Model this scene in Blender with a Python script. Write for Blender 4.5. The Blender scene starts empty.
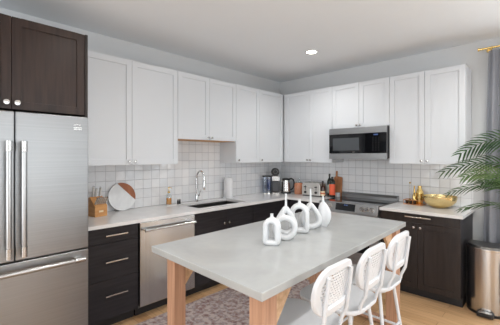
import bpy, bmesh, math, random
from mathutils import Vector, Matrix
random.seed(7)
PI = math.pi
scene = bpy.context.scene
col = scene.collection

# ------------------------------------------------------------------ camera
cam_d = bpy.data.cameras.new('camera')
cam_d.sensor_width = 36.0
cam_d.lens = 317.5 / 500 * 36.0
cam_d.shift_y = -5.8 / 500
cam_d.clip_start = 0.02
cam = bpy.data.objects.new('camera', cam_d)
cam.location = (3.359, -4.224, 1.482)
cam.rotation_euler = (PI / 2, 0, math.radians(43.94))
col.objects.link(cam)
scene.camera = cam

# ------------------------------------------------------------------ world, view
world = bpy.data.worlds.new('daylight')
scene.world = world
world.use_nodes = True
wn = world.node_tree.nodes
wn['Background'].inputs[0].default_value = (0.92, 0.96, 1.0, 1)
wn['Background'].inputs[1].default_value = 1.5
scene.view_settings.view_transform = 'Standard'
scene.view_settings.look = 'None'
scene.view_settings.gamma = 1
scene.view_settings.use_curve_mapping = False
scene.view_settings.exposure = 0.0

def area(name, loc, rot, sx, sy, power, color):
    d = bpy.data.lights.new(name, 'AREA')
    d.shape = 'RECTANGLE'; d.size = sx; d.size_y = sy
    d.energy = power; d.color = color
    o = bpy.data.objects.new(name, d)
    o.location = loc; o.rotation_euler = rot
    col.objects.link(o)
    return o
DAY = (0.94, 0.97, 1.0)
# daylight entering the three glazed openings
area('daylight_back', (4.50, 0.20, 1.28), (-PI / 2 - .15, 0, 0), 2.8, 2.3, 95, DAY)
area('daylight_right', (6.70, -3.4, 1.45), (0, PI / 2 + .12, 0), 2.0, 3.6, 80, DAY)
area('daylight_front', (2.6, -7.75, 1.4), (PI / 2 + .30, 0, 0), 4.2, 2.2, 135, DAY)

# ------------------------------------------------------------------ materials
def new_mat(name):
    m = bpy.data.materials.new(name); m.use_nodes = True
    return m, m.node_tree.nodes, m.node_tree.links, m.node_tree.nodes['Principled BSDF']

def srgb(r, g, b):
    f = lambda c: (c / 255 / 12.92) if c / 255 <= 0.04045 else ((c / 255 + 0.055) / 1.055) ** 2.4
    return (f(r), f(g), f(b), 1)

def plain(name, rgb, rough=0.5, metal=0.0, noise=0.04, scale=6.0, bump=0.0, **kw):
    """Principled with a gentle procedural tone variation."""
    m, n, l, p = new_mat(name)
    c = srgb(*rgb)
    tc = n.new('ShaderNodeTexCoord'); nz = n.new('ShaderNodeTexNoise')
    nz.inputs['Scale'].default_value = scale; nz.inputs['Detail'].default_value = 4
    l.new(tc.outputs['Object'], nz.inputs['Vector'])
    mx = n.new('ShaderNodeMixRGB')
    mx.inputs[1].default_value = tuple(max(0, x * (1 - noise)) for x in c[:3]) + (1,)
    mx.inputs[2].default_value = tuple(min(1, x * (1 + noise)) for x in c[:3]) + (1,)
    l.new(nz.outputs['Fac'], mx.inputs[0]); l.new(mx.outputs[0], p.inputs['Base Color'])
    p.inputs['Roughness'].default_value = rough; p.inputs['Metallic'].default_value = metal
    if bump:
        b = n.new('ShaderNodeBump'); b.inputs['Strength'].default_value = bump; b.inputs['Distance'].default_value = 0.002
        l.new(nz.outputs['Fac'], b.inputs['Height']); l.new(b.outputs[0], p.inputs['Normal'])
    for k, v in kw.items(): p.inputs[k].default_value = v
    return m

def streaky(name, a, b, rough, metal, stretch, scale=4.0, bump=0.0, detail=6):
    """Two tones mixed by a stretched noise: wood grain, brushed steel."""
    m, n, l, p = new_mat(name)
    tc = n.new('ShaderNodeTexCoord'); mp = n.new('ShaderNodeMapping'); nz = n.new('ShaderNodeTexNoise')
    mp.inputs['Scale'].default_value = stretch
    nz.inputs['Scale'].default_value = scale; nz.inputs['Detail'].default_value = detail
    l.new(tc.outputs['Object'], mp.inputs['Vector']); l.new(mp.outputs[0], nz.inputs['Vector'])
    r = n.new('ShaderNodeValToRGB')
    r.color_ramp.elements[0].position = 0.32; r.color_ramp.elements[1].position = 0.68
    r.color_ramp.elements[0].color = srgb(*a); r.color_ramp.elements[1].color = srgb(*b)
    l.new(nz.outputs['Fac'], r.inputs[0]); l.new(r.outputs[0], p.inputs['Base Color'])
    p.inputs['Roughness'].default_value = rough; p.inputs['Metallic'].default_value = metal
    if bump:
        bp = n.new('ShaderNodeBump'); bp.inputs['Strength'].default_value = bump; bp.inputs['Distance'].default_value = 0.001
        l.new(nz.outputs['Fac'], bp.inputs['Height']); l.new(bp.outputs[0], p.inputs['Normal'])
    return m

def tile_mat(name, axes):
    m, n, l, p = new_mat(name)
    tc = n.new('ShaderNodeTexCoord'); sp = n.new('ShaderNodeSeparateXYZ'); cb = n.new('ShaderNodeCombineXYZ')
    l.new(tc.outputs['Object'], sp.inputs[0])
    l.new(sp.outputs[axes[0]], cb.inputs[0])
    off = n.new('ShaderNodeMath'); off.operation = 'ADD'; off.inputs[1].default_value = 5.175 - 0.915
    l.new(sp.outputs['Z'], off.inputs[0]); l.new(off.outputs[0], cb.inputs[1])
    br = n.new('ShaderNodeTexBrick')
    br.offset = 0.0; br.squash = 1.0
    br.inputs['Scale'].default_value = 1.0
    br.inputs['Brick Width'].default_value = 0.1035; br.inputs['Row Height'].default_value = 0.1035
    br.inputs['Mortar Size'].default_value = 0.0022; br.inputs['Mortar Smooth'].default_value = 0.3
    br.inputs['Color1'].default_value = srgb(236, 236, 237); br.inputs['Color2'].default_value = srgb(226, 228, 231)
    br.inputs['Mortar'].default_value = srgb(192, 192, 196)
    l.new(cb.outputs[0], br.inputs['Vector']); l.new(br.outputs['Color'], p.inputs['Base Color'])
    nz = n.new('ShaderNodeTexNoise'); nz.inputs['Scale'].default_value = 11; nz.inputs['Detail'].default_value = 1.5
    l.new(cb.outputs[0], nz.inputs['Vector'])
    sub = n.new('ShaderNodeMath'); sub.operation = 'MULTIPLY_ADD'; sub.inputs[1].default_value = -0.8
    l.new(br.outputs['Fac'], sub.inputs[0]); l.new(nz.outputs['Fac'], sub.inputs[2])
    b = n.new('ShaderNodeBump'); b.inputs['Strength'].default_value = 0.8; b.inputs['Distance'].default_value = 0.006
    l.new(sub.outputs[0], b.inputs['Height']); l.new(b.outputs[0], p.inputs['Normal'])
    p.inputs['Roughness'].default_value = 0.07
    return m

def floor_mat():
    m, n, l, p = new_mat('oak_planks')
    tc = n.new('ShaderNodeTexCoord')
    br = n.new('ShaderNodeTexBrick'); br.offset = 0.37; br.offset_frequency = 2
    br.inputs['Scale'].default_value = 1.0
    br.inputs['Brick Width'].default_value = 1.3; br.inputs['Row Height'].default_value = 0.125
    br.inputs['Mortar Size'].default_value = 0.0012; br.inputs['Bias'].default_value = 0.0
    br.inputs['Color1'].default_value = srgb(216, 178, 136); br.inputs['Color2'].default_value = srgb(190, 148, 106)
    br.inputs['Mortar'].default_value = srgb(120, 86, 56)
    l.new(tc.outputs['Object'], br.inputs['Vector'])
    mp = n.new('ShaderNodeMapping'); mp.inputs['Scale'].default_value = (1.2, 14, 1)
    nz = n.new('ShaderNodeTexNoise'); nz.inputs['Scale'].default_value = 3.0; nz.inputs['Detail'].default_value = 7
    nz.inputs['Distortion'].default_value = 0.6
    l.new(tc.outputs['Object'], mp.inputs['Vector']); l.new(mp.outputs[0], nz.inputs['Vector'])
    rp = n.new('ShaderNodeValToRGB'); rp.color_ramp.elements[0].position = 0.3; rp.color_ramp.elements[1].position = 0.7
    rp.color_ramp.elements[0].color = (0.74, 0.70, 0.66, 1); rp.color_ramp.elements[1].color = (1.05, 1.05, 1.05, 1)
    l.new(nz.outputs['Fac'], rp.inputs[0])
    mx = n.new('ShaderNodeMixRGB'); mx.blend_type = 'MULTIPLY'; mx.inputs[0].default_value = 0.8
    l.new(br.outputs['Color'], mx.inputs[1]); l.new(rp.outputs[0], mx.inputs[2])
    l.new(mx.outputs[0], p.inputs['Base Color'])
    p.inputs['Roughness'].default_value = 0.32
    return m

def rug_mat():
    m, n, l, p = new_mat('rug_pile')
    tc = n.new('ShaderNodeTexCoord')
    a = n.new('ShaderNodeTexNoise'); a.inputs['Scale'].default_value = 22; a.inputs['Detail'].default_value = 6
    v = n.new('ShaderNodeTexVoronoi'); v.inputs['Scale'].default_value = 30
    l.new(tc.outputs['Object'], a.inputs['Vector']); l.new(tc.outputs['Object'], v.inputs['Vector'])
    f = n.new('ShaderNodeTexNoise'); f.inputs['Scale'].default_value = 60; f.inputs['Detail'].default_value = 3
    l.new(tc.outputs['Object'], f.inputs['Vector'])
    r = n.new('ShaderNodeValToRGB'); e = r.color_ramp.elements
    e[0].position = 0.36; e[0].color = srgb(128, 100, 98)
    e[1].position = 0.62; e[1].color = srgb(188, 172, 166)
    k = e.new(0.46); k.color = srgb(160, 134, 128)
    k = e.new(0.53); k.color = srgb(150, 140, 142)
    md = n.new('ShaderNodeMath'); md.operation = 'MULTIPLY_ADD'; md.inputs[1].default_value = 0.22
    l.new(v.outputs['Distance'], md.inputs[0]); l.new(a.outputs['Fac'], md.inputs[2])
    m2 = n.new('ShaderNodeMath'); m2.operation = 'MULTIPLY_ADD'; m2.inputs[1].default_value = 0.35
    l.new(f.outputs['Fac'], m2.inputs[0]); l.new(md.outputs[0], m2.inputs[2])
    m3 = n.new('ShaderNodeMath'); m3.operation = 'SUBTRACT'; m3.inputs[1].default_value = 0.24
    l.new(m2.outputs[0], m3.inputs[0]); l.new(m3.outputs[0], r.inputs[0])
    l.new(r.outputs[0], p.inputs['Base Color'])
    p.inputs['Roughness'].default_value = 0.95
    return m

def concrete_mat(name, a, b, rough, scale=2.0):
    m, n, l, p = new_mat(name)
    tc = n.new('ShaderNodeTexCoord')
    nz = n.new('ShaderNodeTexNoise'); nz.inputs['Scale'].default_value = scale; nz.inputs['Detail'].default_value = 9
    nz.inputs['Roughness'].default_value = 0.6; nz.inputs['Distortion'].default_value = 0.5
    l.new(tc.outputs['Object'], nz.inputs['Vector'])
    r = n.new('ShaderNodeValToRGB'); r.color_ramp.elements[0].position = 0.3; r.color_ramp.elements[1].position = 0.72
    r.color_ramp.elements[0].color = srgb(*a); r.color_ramp.elements[1].color = srgb(*b)
    l.new(nz.outputs['Fac'], r.inputs[0]); l.new(r.outputs[0], p.inputs['Base Color'])
    p.inputs['Roughness'].default_value = rough
    return m

def glass_mat(name, tint, alpha, rough=0.03):
    """Thin clear sheet: tinted transparent with a glossy coat."""
    m, n, l, p = new_mat(name)
    n.remove(p)
    t = n.new('ShaderNodeBsdfTransparent'); t.inputs[0].default_value = tint
    g = n.new('ShaderNodeBsdfGlossy'); g.inputs['Roughness'].default_value = rough
    mx = n.new('ShaderNodeMixShader'); mx.inputs[0].default_value = alpha
    l.new(t.outputs[0], mx.inputs[1]); l.new(g.outputs[0], mx.inputs[2])
    l.new(mx.outputs[0], n['Material Output'].inputs[0])
    return m

def perforated_mat():
    """White enamel sheet punched with staggered slots."""
    m, n, l, p = new_mat('punched_white_metal')
    p.inputs['Base Color'].default_value = srgb(232, 234, 237); p.inputs['Roughness'].default_value = 0.4
    tc = n.new('ShaderNodeTexCoord'); sp = n.new('ShaderNodeSeparateXYZ'); cb = n.new('ShaderNodeCombineXYZ')
    l.new(tc.outputs['Object'], sp.inputs[0]); l.new(sp.outputs['Y'], cb.inputs[0]); l.new(sp.outputs['Z'], cb.inputs[1])
    br = n.new('ShaderNodeTexBrick'); br.offset = 0.5
    br.inputs['Scale'].default_value = 1.0
    br.inputs['Brick Width'].default_value = 0.022; br.inputs['Row Height'].default_value = 0.014
    br.inputs['Mortar Size'].default_value = 0.0042; br.inputs['Mortar Smooth'].default_value = 0.0
    l.new(cb.outputs[0], br.inputs['Vector'])
    l.new(br.outputs['Fac'], p.inputs['Alpha'])
    return m

def emit(name, rgb, s):
    m, n, l, p = new_mat(name)
    p.inputs['Base Color'].default_value = (0, 0, 0, 1)
    p.inputs['Emission Color'].default_value = srgb(*rgb); p.inputs['Emission Strength'].default_value = s
    return m

M = {}
M['wall'] = plain('painted_wall', (206, 207, 208), 0.85, noise=0.015, bump=0.05, scale=40)
M['ceiling'] = plain('painted_ceiling', (232, 235, 238), 0.9, noise=0.01)
M['trim'] = plain('white_trim', (222, 223, 224), 0.45, noise=0.01)
M['white_cab'] = plain('white_cabinet_paint', (212, 215, 219), 0.42, noise=0.01)
M['birch'] = plain('birch_underside', (214, 158, 100), 0.5, noise=0.08)
M['dark_v'] = streaky('espresso_wood_upright', (40, 35, 34), (52, 45, 43), 0.33, 0, (14, 14, 1.0), 3)
M['dark_brown'] = streaky('espresso_brown_wood', (42, 32, 29), (60, 46, 41), 0.36, 0, (14, 14, 1.0), 3)
M['dark_h'] = streaky('espresso_wood_level', (32, 30, 33), (46, 43, 46), 0.42, 0, (1.0, 14, 14), 3)
for k in ('dark_v', 'dark_h', 'dark_brown'): M[k].node_tree.nodes['Principled BSDF'].inputs['Specular IOR Level'].default_value = 0.3
M['toe'] = plain('toe_kick_black', (32, 30, 31), 0.6)
M['steel_h'] = streaky('brushed_steel_level', (156, 157, 158), (170, 171, 172), 0.40, 1, (0.7, 60, 60), 3, 0.0)
M['steel_fridge'] = streaky('brushed_steel_door', (146, 147, 148), (153, 154, 155), 0.36, 1, (50, 0.4, 50), 2, 0.0, 3)
M['steel_bar'] = plain('satin_steel_bar', (172, 172, 172), 0.3, 1, noise=0.01)
M['steel_v'] = streaky('brushed_steel_upright', (188, 187, 186), (206, 205, 203), 0.27, 1, (60, 60, 0.5), 3, 0.0)
M['steel_warm'] = streaky('brushed_steel_warm', (190, 191, 191), (200, 201, 201), 0.22, 1, (40, 40, 0.3), 2, 0.0)
M['steel_dark'] = plain('dark_steel', (120, 118, 116), 0.33, 1)
M['steel_bright'] = plain('light_brushed_steel', (222, 220, 216), 0.38, 1)
M['chrome'] = plain('polished_chrome', (215, 215, 216), 0.09, 1, noise=0.01)
M['nickel'] = plain('satin_nickel', (205, 203, 200), 0.22, 1, noise=0.02)
M['quartz'] = concrete_mat('white_quartz', (214, 213, 213), (232, 231, 231), 0.12, 3)
M['concrete'] = concrete_mat('grey_concrete', (166, 168, 168), (184, 186, 185), 0.16, 2.2)
M['redwood'] = streaky('redwood', (166, 124, 98), (194, 152, 124), 0.5, 0, (30, 30, 1.5), 2.2)
M['lightwood'] = streaky('pale_timber', (196, 158, 120), (222, 188, 152), 0.55, 0, (2, 20, 20), 2.2)
M['tile_l'] = tile_mat('glazed_tile_left', ('Y', 'Z'))
M['tile_b'] = tile_mat('glazed_tile_back', ('X', 'Z'))
M['floor'] = floor_mat()
M['rug'] = rug_mat()
M['black'] = plain('black_plastic', (26, 26, 28), 0.35)
M['blackglass'] = plain('black_glass', (14, 15, 18), 0.06, noise=0.0)
M['greyglass'] = plain('smoked_window_glass', (70, 74, 78), 0.10, noise=0.05)
M['cooktop'] = plain('ceramic_glass', (34, 36, 38), 0.05, noise=0.0)
M['stool'] = plain('white_enamel', (214, 217, 221), 0.38, noise=0.01)
M['punched'] = perforated_mat()
M['ceramic'] = plain('matt_white_ceramic', (214, 216, 218), 0.55, noise=0.015, scale=30, bump=0.05)
M['gold'] = plain('polished_brass', (236, 204, 134), 0.16, 1, noise=0.05, scale=20)
M['gold_h'] = plain('hammered_brass', (232, 208, 152), 0.24, 1, noise=0.06, scale=22, bump=0.9)
M['copper'] = plain('copper_tray', (206, 140, 90), 0.3, 1)
M['blockwood'] = streaky('knife_block_wood', (188, 132, 78), (212, 158, 100), 0.45, 0, (3, 3, 14), 2)
M['walnut'] = streaky('reddish_wood', (146, 84, 50), (170, 104, 66), 0.45, 0, (3, 10, 3), 2)
M['board_wood'] = streaky('warm_board_wood', (168, 108, 68), (192, 134, 92), 0.5, 0, (10, 10, 2), 3)
M['marble'] = concrete_mat('white_marble', (214, 216, 218), (236, 237, 238), 0.25, 6)
M['paper'] = plain('paper_roll', (226, 226, 228), 0.95, noise=0.02, scale=60, bump=0.2)
M['clear'] = glass_mat('clear_glass', (0.93, 0.96, 0.96, 1), 0.10)
M['blueglass'] = glass_mat('blue_tinted_plastic', (0.74, 0.79, 0.88, 1), 0.12)
M['pane'] = glass_mat('window_glass', (0.97, 0.98, 0.98, 1), 0.08)
M['amber'] = plain('amber_liquid', (206, 138, 52), 0.15)
M['amberjar'] = plain('copper_toned_glass', (190, 128, 98), 0.12, noise=0.2, scale=30)
M['bottle_dark'] = plain('dark_green_glass', (28, 34, 28), 0.07, noise=0.0)
M['bottle_brown'] = plain('dark_brown_glass', (52, 30, 22), 0.08, noise=0.0)
M['label_cream'] = plain('cream_label', (226, 206, 172), 0.6)
M['label_orange'] = plain('orange_label', (226, 96, 62), 0.6)
M['label_grey'] = plain('pale_green_label', (150, 158, 146), 0.6)
M['label_red'] = plain('red_mark', (190, 90, 50), 0.6)
M['curtain'] = plain('grey_linen', (138, 140, 147), 0.95, noise=0.08, scale=60, bump=0.3)
M['leaf'] = streaky('palm_green', (34, 66, 34), (80, 116, 70), 0.42, 0, (6, 6, 6), 3)
M['leaf2'] = streaky('palm_light_green', (72, 104, 62), (118, 146, 96), 0.42, 0, (6, 6, 6), 3)
M['stem'] = plain('palm_stem', (108, 122, 66), 0.6)
M['pot'] = plain('charcoal_pot', (70, 70, 72), 0.7)
M['soil'] = plain('soil', (58, 44, 34), 0.95, noise=0.3, scale=60)
M['bulb'] = emit('lit_lens', (255, 244, 226), 14)
M['blue_led'] = emit('blue_display', (130, 170, 255), 0.35)

# ------------------------------------------------------------------ mesh builder
class MB:
    def __init__(s): s.v = []; s.f = []; s.sm = []
    def add(s, verts, faces, smooth=False):
        o = len(s.v); s.v += [tuple(p) for p in verts]
        s.f += [tuple(i + o for i in f) for f in faces]; s.sm += [smooth] * len(faces)
        return s
    def box(s, x0, x1, y0, y1, z0, z1):
        x0, x1 = min(x0, x1), max(x0, x1); y0, y1 = min(y0, y1), max(y0, y1); z0, z1 = min(z0, z1), max(z0, z1)
        return s.add([(x0, y0, z0), (x1, y0, z0), (x1, y1, z0), (x0, y1, z0), (x0, y0, z1), (x1, y0, z1), (x1, y1, z1), (x0, y1, z1)],
              [(0, 3, 2, 1), (4, 5, 6, 7), (0, 1, 5, 4), (1, 2, 6, 5), (2, 3, 7, 6), (3, 0, 4, 7)])
    def prism(s, pts, f0, f1, smooth=False):
        """pts 2D outline (ccw); f0/f1 map (a,b)->3D for the two caps."""
        n = len(pts); A = [f0(*p) for p in pts]; B = [f1(*p) for p in pts]
        s.add(A + B, [tuple(range(n - 1, -1, -1)), tuple(range(n, 2 * n))])
        s.add(A + B, [(i, (i + 1) % n, (i + 1) % n + n, i + n) for i in range(n)], smooth)
        return s
    def tube(s, pts, r, seg=10, closed=False, cap=True, flat=1.0, up=None):
        pts = [Vector(p) for p in pts]; n = len(pts)
        rs = r if isinstance(r, (list, tuple)) else [r] * n
        rings = []; prev = None
        for i in range(n):
            a = pts[(i - 1) % n] if (closed or i > 0) else pts[i]
            b = pts[(i + 1) % n] if (closed or i < n - 1) else pts[i]
            t = (b - a).normalized()
            if up is not None:
                u = Vector(up); u = (u - t * u.dot(t)).normalized()
            elif prev is None:
                u = t.orthogonal().normalized()
            else:
                u = (prev - t * prev.dot(t)).normalized()
            prev = u; w = t.cross(u)
            rings.append([pts[i] + (u * math.cos(2 * PI * k / seg) * flat + w * math.sin(2 * PI * k / seg)) * rs[i] for k in range(seg)])
        V = [p for R in rings for p in R]; F = []
        m = n if closed else n - 1
        for i in range(m):
            j = (i + 1) % n
            for k in range(seg):
                k2 = (k + 1) % seg
                F.append((i * seg + k, i * seg + k2, j * seg + k2, j * seg + k))
        s.add(V, F, True)
        if cap and not closed:
            s.add(rings[0], [tuple(range(seg - 1, -1, -1))]); s.add(rings[-1], [tuple(range(seg))])
        return s
    def lathe(s, prof, c=(0, 0, 0), seg=28, axis='z'):
        V = []; F = []; n = len(prof)
        for (r, h) in prof:
            for k in range(seg):
                a = 2 * PI * k / seg; x, y = r * math.cos(a), r * math.sin(a)
                p = {'z': (x, y, h), 'y': (x, h, -y), 'x': (h, x, y)}[axis]
                V.append((p[0] + c[0], p[1] + c[1], p[2] + c[2]))
        for i in range(n - 1):
            for k in range(seg):
                k2 = (k + 1) % seg
                F.append((i * seg + k, i * seg + k2, (i + 1) * seg + k2, (i + 1) * seg + k))
        s.add(V, F, True)
        return s
    def cyl(s, c, r, h, seg=24, axis='z'):
        return s.lathe([(0.0001, 0), (r, 0), (r, 0), (r, h), (r, h), (0.0001, h)], c, seg, axis)
    def build(s, name, mat, parent=None, bevel=0.0, subsurf=0, segs=2):
        me = bpy.data.meshes.new(name); me.from_pydata(s.v, [], s.f); me.update()
        for p, sm in zip(me.polygons, s.sm): p.use_smooth = sm
        bm = bmesh.new(); bm.from_mesh(me)
        bmesh.ops.remove_doubles(bm, verts=bm.verts, dist=1e-6)
        bmesh.ops.recalc_face_normals(bm, faces=bm.faces)
        for e in bm.edges:
            if len(e.link_faces) == 2 and e.calc_face_angle(0) > 0.7: e.smooth = False
        bm.to_mesh(me); bm.free()
        me.materials.append(mat)
        o = bpy.data.objects.new(name, me); col.objects.link(o)
        if parent is not None: o.parent = parent
        if bevel:
            b = o.modifiers.new('edge', 'BEVEL'); b.width = bevel; b.segments = segs; b.limit_method = 'ANGLE'; b.angle_limit = 0.8
            b.harden_normals = False
        if subsurf:
            q = o.modifiers.new('smooth', 'SUBSURF'); q.levels = q.render_levels = subsurf
        return o

def arc(c, r, a0, a1, n, f):
    return [f(c[0] + r * math.cos(a0 + (a1 - a0) * i / n), c[1] + r * math.sin(a0 + (a1 - a0) * i / n)) for i in range(n + 1)]

def tag(o, label=None, cat=None, group=None, kind=None):
    if label: o['label'] = label
    if cat: o['category'] = cat
    if group: o['group'] = group
    if kind: o['kind'] = kind
    return o
def thing(name, label, cat, loc=(0, 0, 0), rz=0.0, group=None):
    o = bpy.data.objects.new(name, None); o.empty_display_size = 0.1; col.objects.link(o)
    o.location = loc; o.rotation_euler = (0, 0, rz)
    return tag(o, label, cat, group)
def struct(name, mb, mat, parent=None, **kw):
    o = mb.build(name, mat, parent, **kw)
    if parent is None: tag(o, kind='structure')
    return o
def copy_tree(o, parent=None):
    c = o.copy(); col.objects.link(c)
    if parent is not None: c.parent = parent
    for ch in list(o.children): copy_tree(ch, c)
    return c

# ------------------------------------------------------------------ room shell
RX, RY, CZ = 6.5, -7.6, 2.735
struct('floor', MB().box(-0.15, RX + .15, RY - .15, 0.15, -0.1, 0), M['floor'])
struct('ceiling', MB().box(-0.15, RX + .15, RY - .15, 0.15, CZ, CZ + 0.1), M['ceiling'])
struct('wall_left', MB().box(-0.12, 0, RY, 0.12, 0, CZ), M['wall'])
def wall_with_hole(name, fn, L0, L1, a0, a1, z0, z1):
    m = MB(); fn(m, L0, a0, 0, CZ); fn(m, a1, L1, 0, CZ)
    fn(m, a0, a1, z1, CZ)
    if z0 > 0: fn(m, a0, a1, 0, z0)
    struct(name, m, M['wall'])
wall_with_hole('wall_back', lambda m, a, b, z, w: m.box(a, b, 0, 0.12, z, w), 0, RX, 3.1, 5.9, 0.12, 2.42)
wall_with_hole('wall_right', lambda m, a, b, z, w: m.box(RX, RX + .12, a, b, z, w), RY, 0.12, -5.2, -1.6, 0.45, 2.42)
wall_with_hole('wall_front', lambda m, a, b, z, w: m.box(a, b, RY - .12, RY, z, w), 0, RX, 0.5, 4.7, 0.3, 2.45)
def window(name, fn, a0, a1, z0, z1, bars):
    """fn(mb, a_lo, a_hi, z_lo, z_hi, depth_lo, depth_hi)"""
    fr = MB(); t = 0.05
    fn(fr, a0, a1, z0, z0 + t, 0.0, 0.1); fn(fr, a0, a1, z1 - t, z1, 0.0, 0.1)
    fn(fr, a0, a0 + t, z0 + t, z1 - t, 0.0, 0.1); fn(fr, a1 - t, a1, z0 + t, z1 - t, 0.0, 0.1)
    for b in bars: fn(fr, b - t / 2, b + t / 2, z0 + t, z1 - t, 0.0, 0.1)
    f = struct(name, fr, M['trim'])
    g = MB(); fn(g, a0 + t, a1 - t, z0 + t, z1 - t, 0.045, 0.051)
    g.build('window_pane', M['pane'], f)
window('window_1', lambda m, a, b, z, w, p, q: m.box(a, b, p, q, z, w), 3.1, 5.9, 0.12, 2.42, (4.03, 4.97))
window('window_2', lambda m, a, b, z, w, p, q: m.box(RX + p, RX + q, a, b, z, w), -5.2, -1.6, 0.45, 2.42, (-4.0, -2.8))
window('window_3', lambda m, a, b, z, w, p, q: m.box(a, b, RY - q, RY - p, z, w), 0.5, 4.7, 0.3, 2.45, (1.9, 3.3))
struct('baseboard_back', MB().box(2.74, 3.09, -0.014, 0, 0, 0.11), M['trim'], bevel=0.003)
struct('backsplash_left', MB().box(0.0, 0.009, -3.303, -0.0, 0.916, 1.70), M['tile_l'])
struct('backsplash_back', MB().box(0.009, 2.705, -0.009, 0.0, 0.916, 1.46), M['tile_b'])

# ------------------------------------------------------------------ cabinets
def shaker(mb, x0, x1, z0, z1, yf, rail=0.055):
    """door leaf whose front face is at y=yf (faces -y), 20 mm thick, recessed panel."""
    yb = yf + 0.02
    mb.box(x0, x0 + rail, yf, yb, z0, z1); mb.box(x1 - rail, x1, yf, yb, z0, z1)
    mb.box(x0 + rail, x1 - rail, yf, yb, z0, z0 + rail); mb.box(x0 + rail, x1 - rail, yf, yb, z1 - rail, z1)
    mb.box(x0 + rail - .001, x1 - rail + .001, yf + 0.009, yb - 0.001, z0 + rail - .001, z1 - rail + .001)
def knob(parent, x, z, yf, r=0.015):
    MB().lathe([(0.0001, 0), (.006, 0), (.0055, -.012), (r * .8, -.016), (r, -.021), (r * .85, -.026), (0.0001, -.028)], (x, yf, z), 18, 'y').build('knob', M['nickel'], parent)
def pull(parent, x0, x1, z, yf):
    m = MB(); m.box(x0, x1, yf - .036, yf - .026, z - .006, z + .006)
    for x in (x0 + .018, x1 - .018): m.box(x - .005, x + .005, yf - .027, yf, z - .005, z + .005)
    m.build('handle', M['nickel'], parent, bevel=0.0015)
def cabinet(name, label, loc, rz, w, d, z0, z1, mat, leaves, group, toe=False, under=None, matd=None, bodyw=None):
    t = thing(name, label, 'cabinet', loc, rz, group)
    yf = -d; e = 0.0008
    zb = z0
    MB().box(e, w - e, -(d - .022), -0.010, zb, z1).build('body', mat, t, bevel=0.001)
    if toe: MB().box(e, w - e, -(d - .085), -0.012, 0.0, z0).build('toe_kick', M['toe'], t)
    if under: MB().box(.004, w - .004, -(d - .024), -.014, z0 - .004, z0 - .0002).build('bottom_panel', under, t)
    for lf in leaves:
        kind, x0, x1, a, b, hw = lf
        m = MB(); g = 0.0015
        if kind == 'door': shaker(m, x0 + g, x1 - g, a + g, b - g, yf)
        else: m.box(x0 + g, x1 - g, yf, yf + .02, a + g, b - g)
        kr = .020 if mat is M.get('dark_brown') else .015
        dd = m.build('door' if kind != 'drawer' else 'drawer', matd or mat, t, bevel=0.0012)
        if hw:
            if hw[0] == 'knob': knob(dd, hw[1], hw[2], yf, kr)
            else: pull(dd, hw[1], hw[2], hw[3], yf)
    return t
R90 = PI / 2
UB, UT = 1.40, 2.435
GW = 'white wall cabinets'
# left wall, local x = world y - y0
def L(y, y0): return y - y0
y0 = -3.302
cabinet('wall_cabinet', 'tall white double-door wall cabinet directly right of the refrigerator', (0, y0, 0), R90, 1.058, .34, UB, UT, M['white_cab'],
    [('door', 0, L(-2.772, y0), UB, UT, ('knob', L(-2.772, y0) - .03, 1.435)), ('door', L(-2.772, y0), 1.058, UB, UT, ('knob', L(-2.772, y0) + .03, 1.435))], GW)
y0 = -2.242
cabinet('wall_cabinet', 'short white double-door wall cabinet with bare wood underside above the sink', (0, y0, 0), R90, .889, .34, 1.682, UT, M['white_cab'],
    [('door', 0, .444, 1.682, UT, ('knob', .418, 1.71)), ('door', .444, .889, 1.682, UT, ('knob', .470, 1.71))], GW, under=M['birch'])
y0 = -1.351
cabinet('wall_cabinet', 'white wall cabinet running from the sink into the corner of the walls', (0, y0, 0), R90, 1.351 - .012, .34, UB, UT, M['white_cab'],
    [('door', 0, .456, UB, UT, ('knob', .035, 1.435)), ('door', .456, 1.351 - .362, UB, UT, ('knob', .49, 1.435))], GW)
# back wall
cabinet('wall_cabinet', 'white double-door wall cabinet between the corner and the microwave', (.343, 0, 0), 0, .822, .34, UB, UT, M['white_cab'],
    [('plain', 0, .02, UB, UT, None), ('door', .02, .457, UB, UT, ('knob', .43, 1.435)), ('door', .457, .822, UB, UT, ('knob', .484, 1.435))], GW)
cabinet('wall_cabinet', 'short white double-door wall cabinet directly above the microwave', (1.166, 0, 0), 0, .760, .34, 1.857, UT, M['white_cab'],
    [('door', 0, .38, 1.857, UT, ('knob', .355, 1.885)), ('door', .38, .76, 1.857, UT, ('knob', .405, 1.885))], GW)
cabinet('wall_cabinet', 'tall white double-door wall cabinet right of the microwave above the brass bowl', (1.927, 0, 0), 0, .762, .34, UB, UT, M['white_cab'],
    [('door', 0, .381, UB, UT, ('knob', .352, 1.435)), ('door', .381, .762, UB, UT, ('knob', .410, 1.435))], GW)
# over-fridge dark cabinet and tall side panel
y0 = -4.262
cabinet('wall_cabinet', 'dark espresso wall cabinet mounted above the refrigerator', (0, y0, 0), R90, .932, .70, 1.806, 2.437, M['dark_brown'],
    [('door', 0, .466, 1.806, 2.437, ('knob', .436, 1.85)), ('door', .466, .932, 1.806, 2.437, ('knob', .496, 1.85))], 'dark espresso cabinets')
p = MB().box(0.010, 0.70, -3.328, -3.308, 0.0, 2.44).build('side_panel', M['dark_v'], None, bevel=.001)
tag(p, 'tall narrow dark wood panel standing between refrigerator and drawer cabinet', 'panel')
p.name = 'tall_panel'
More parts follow.
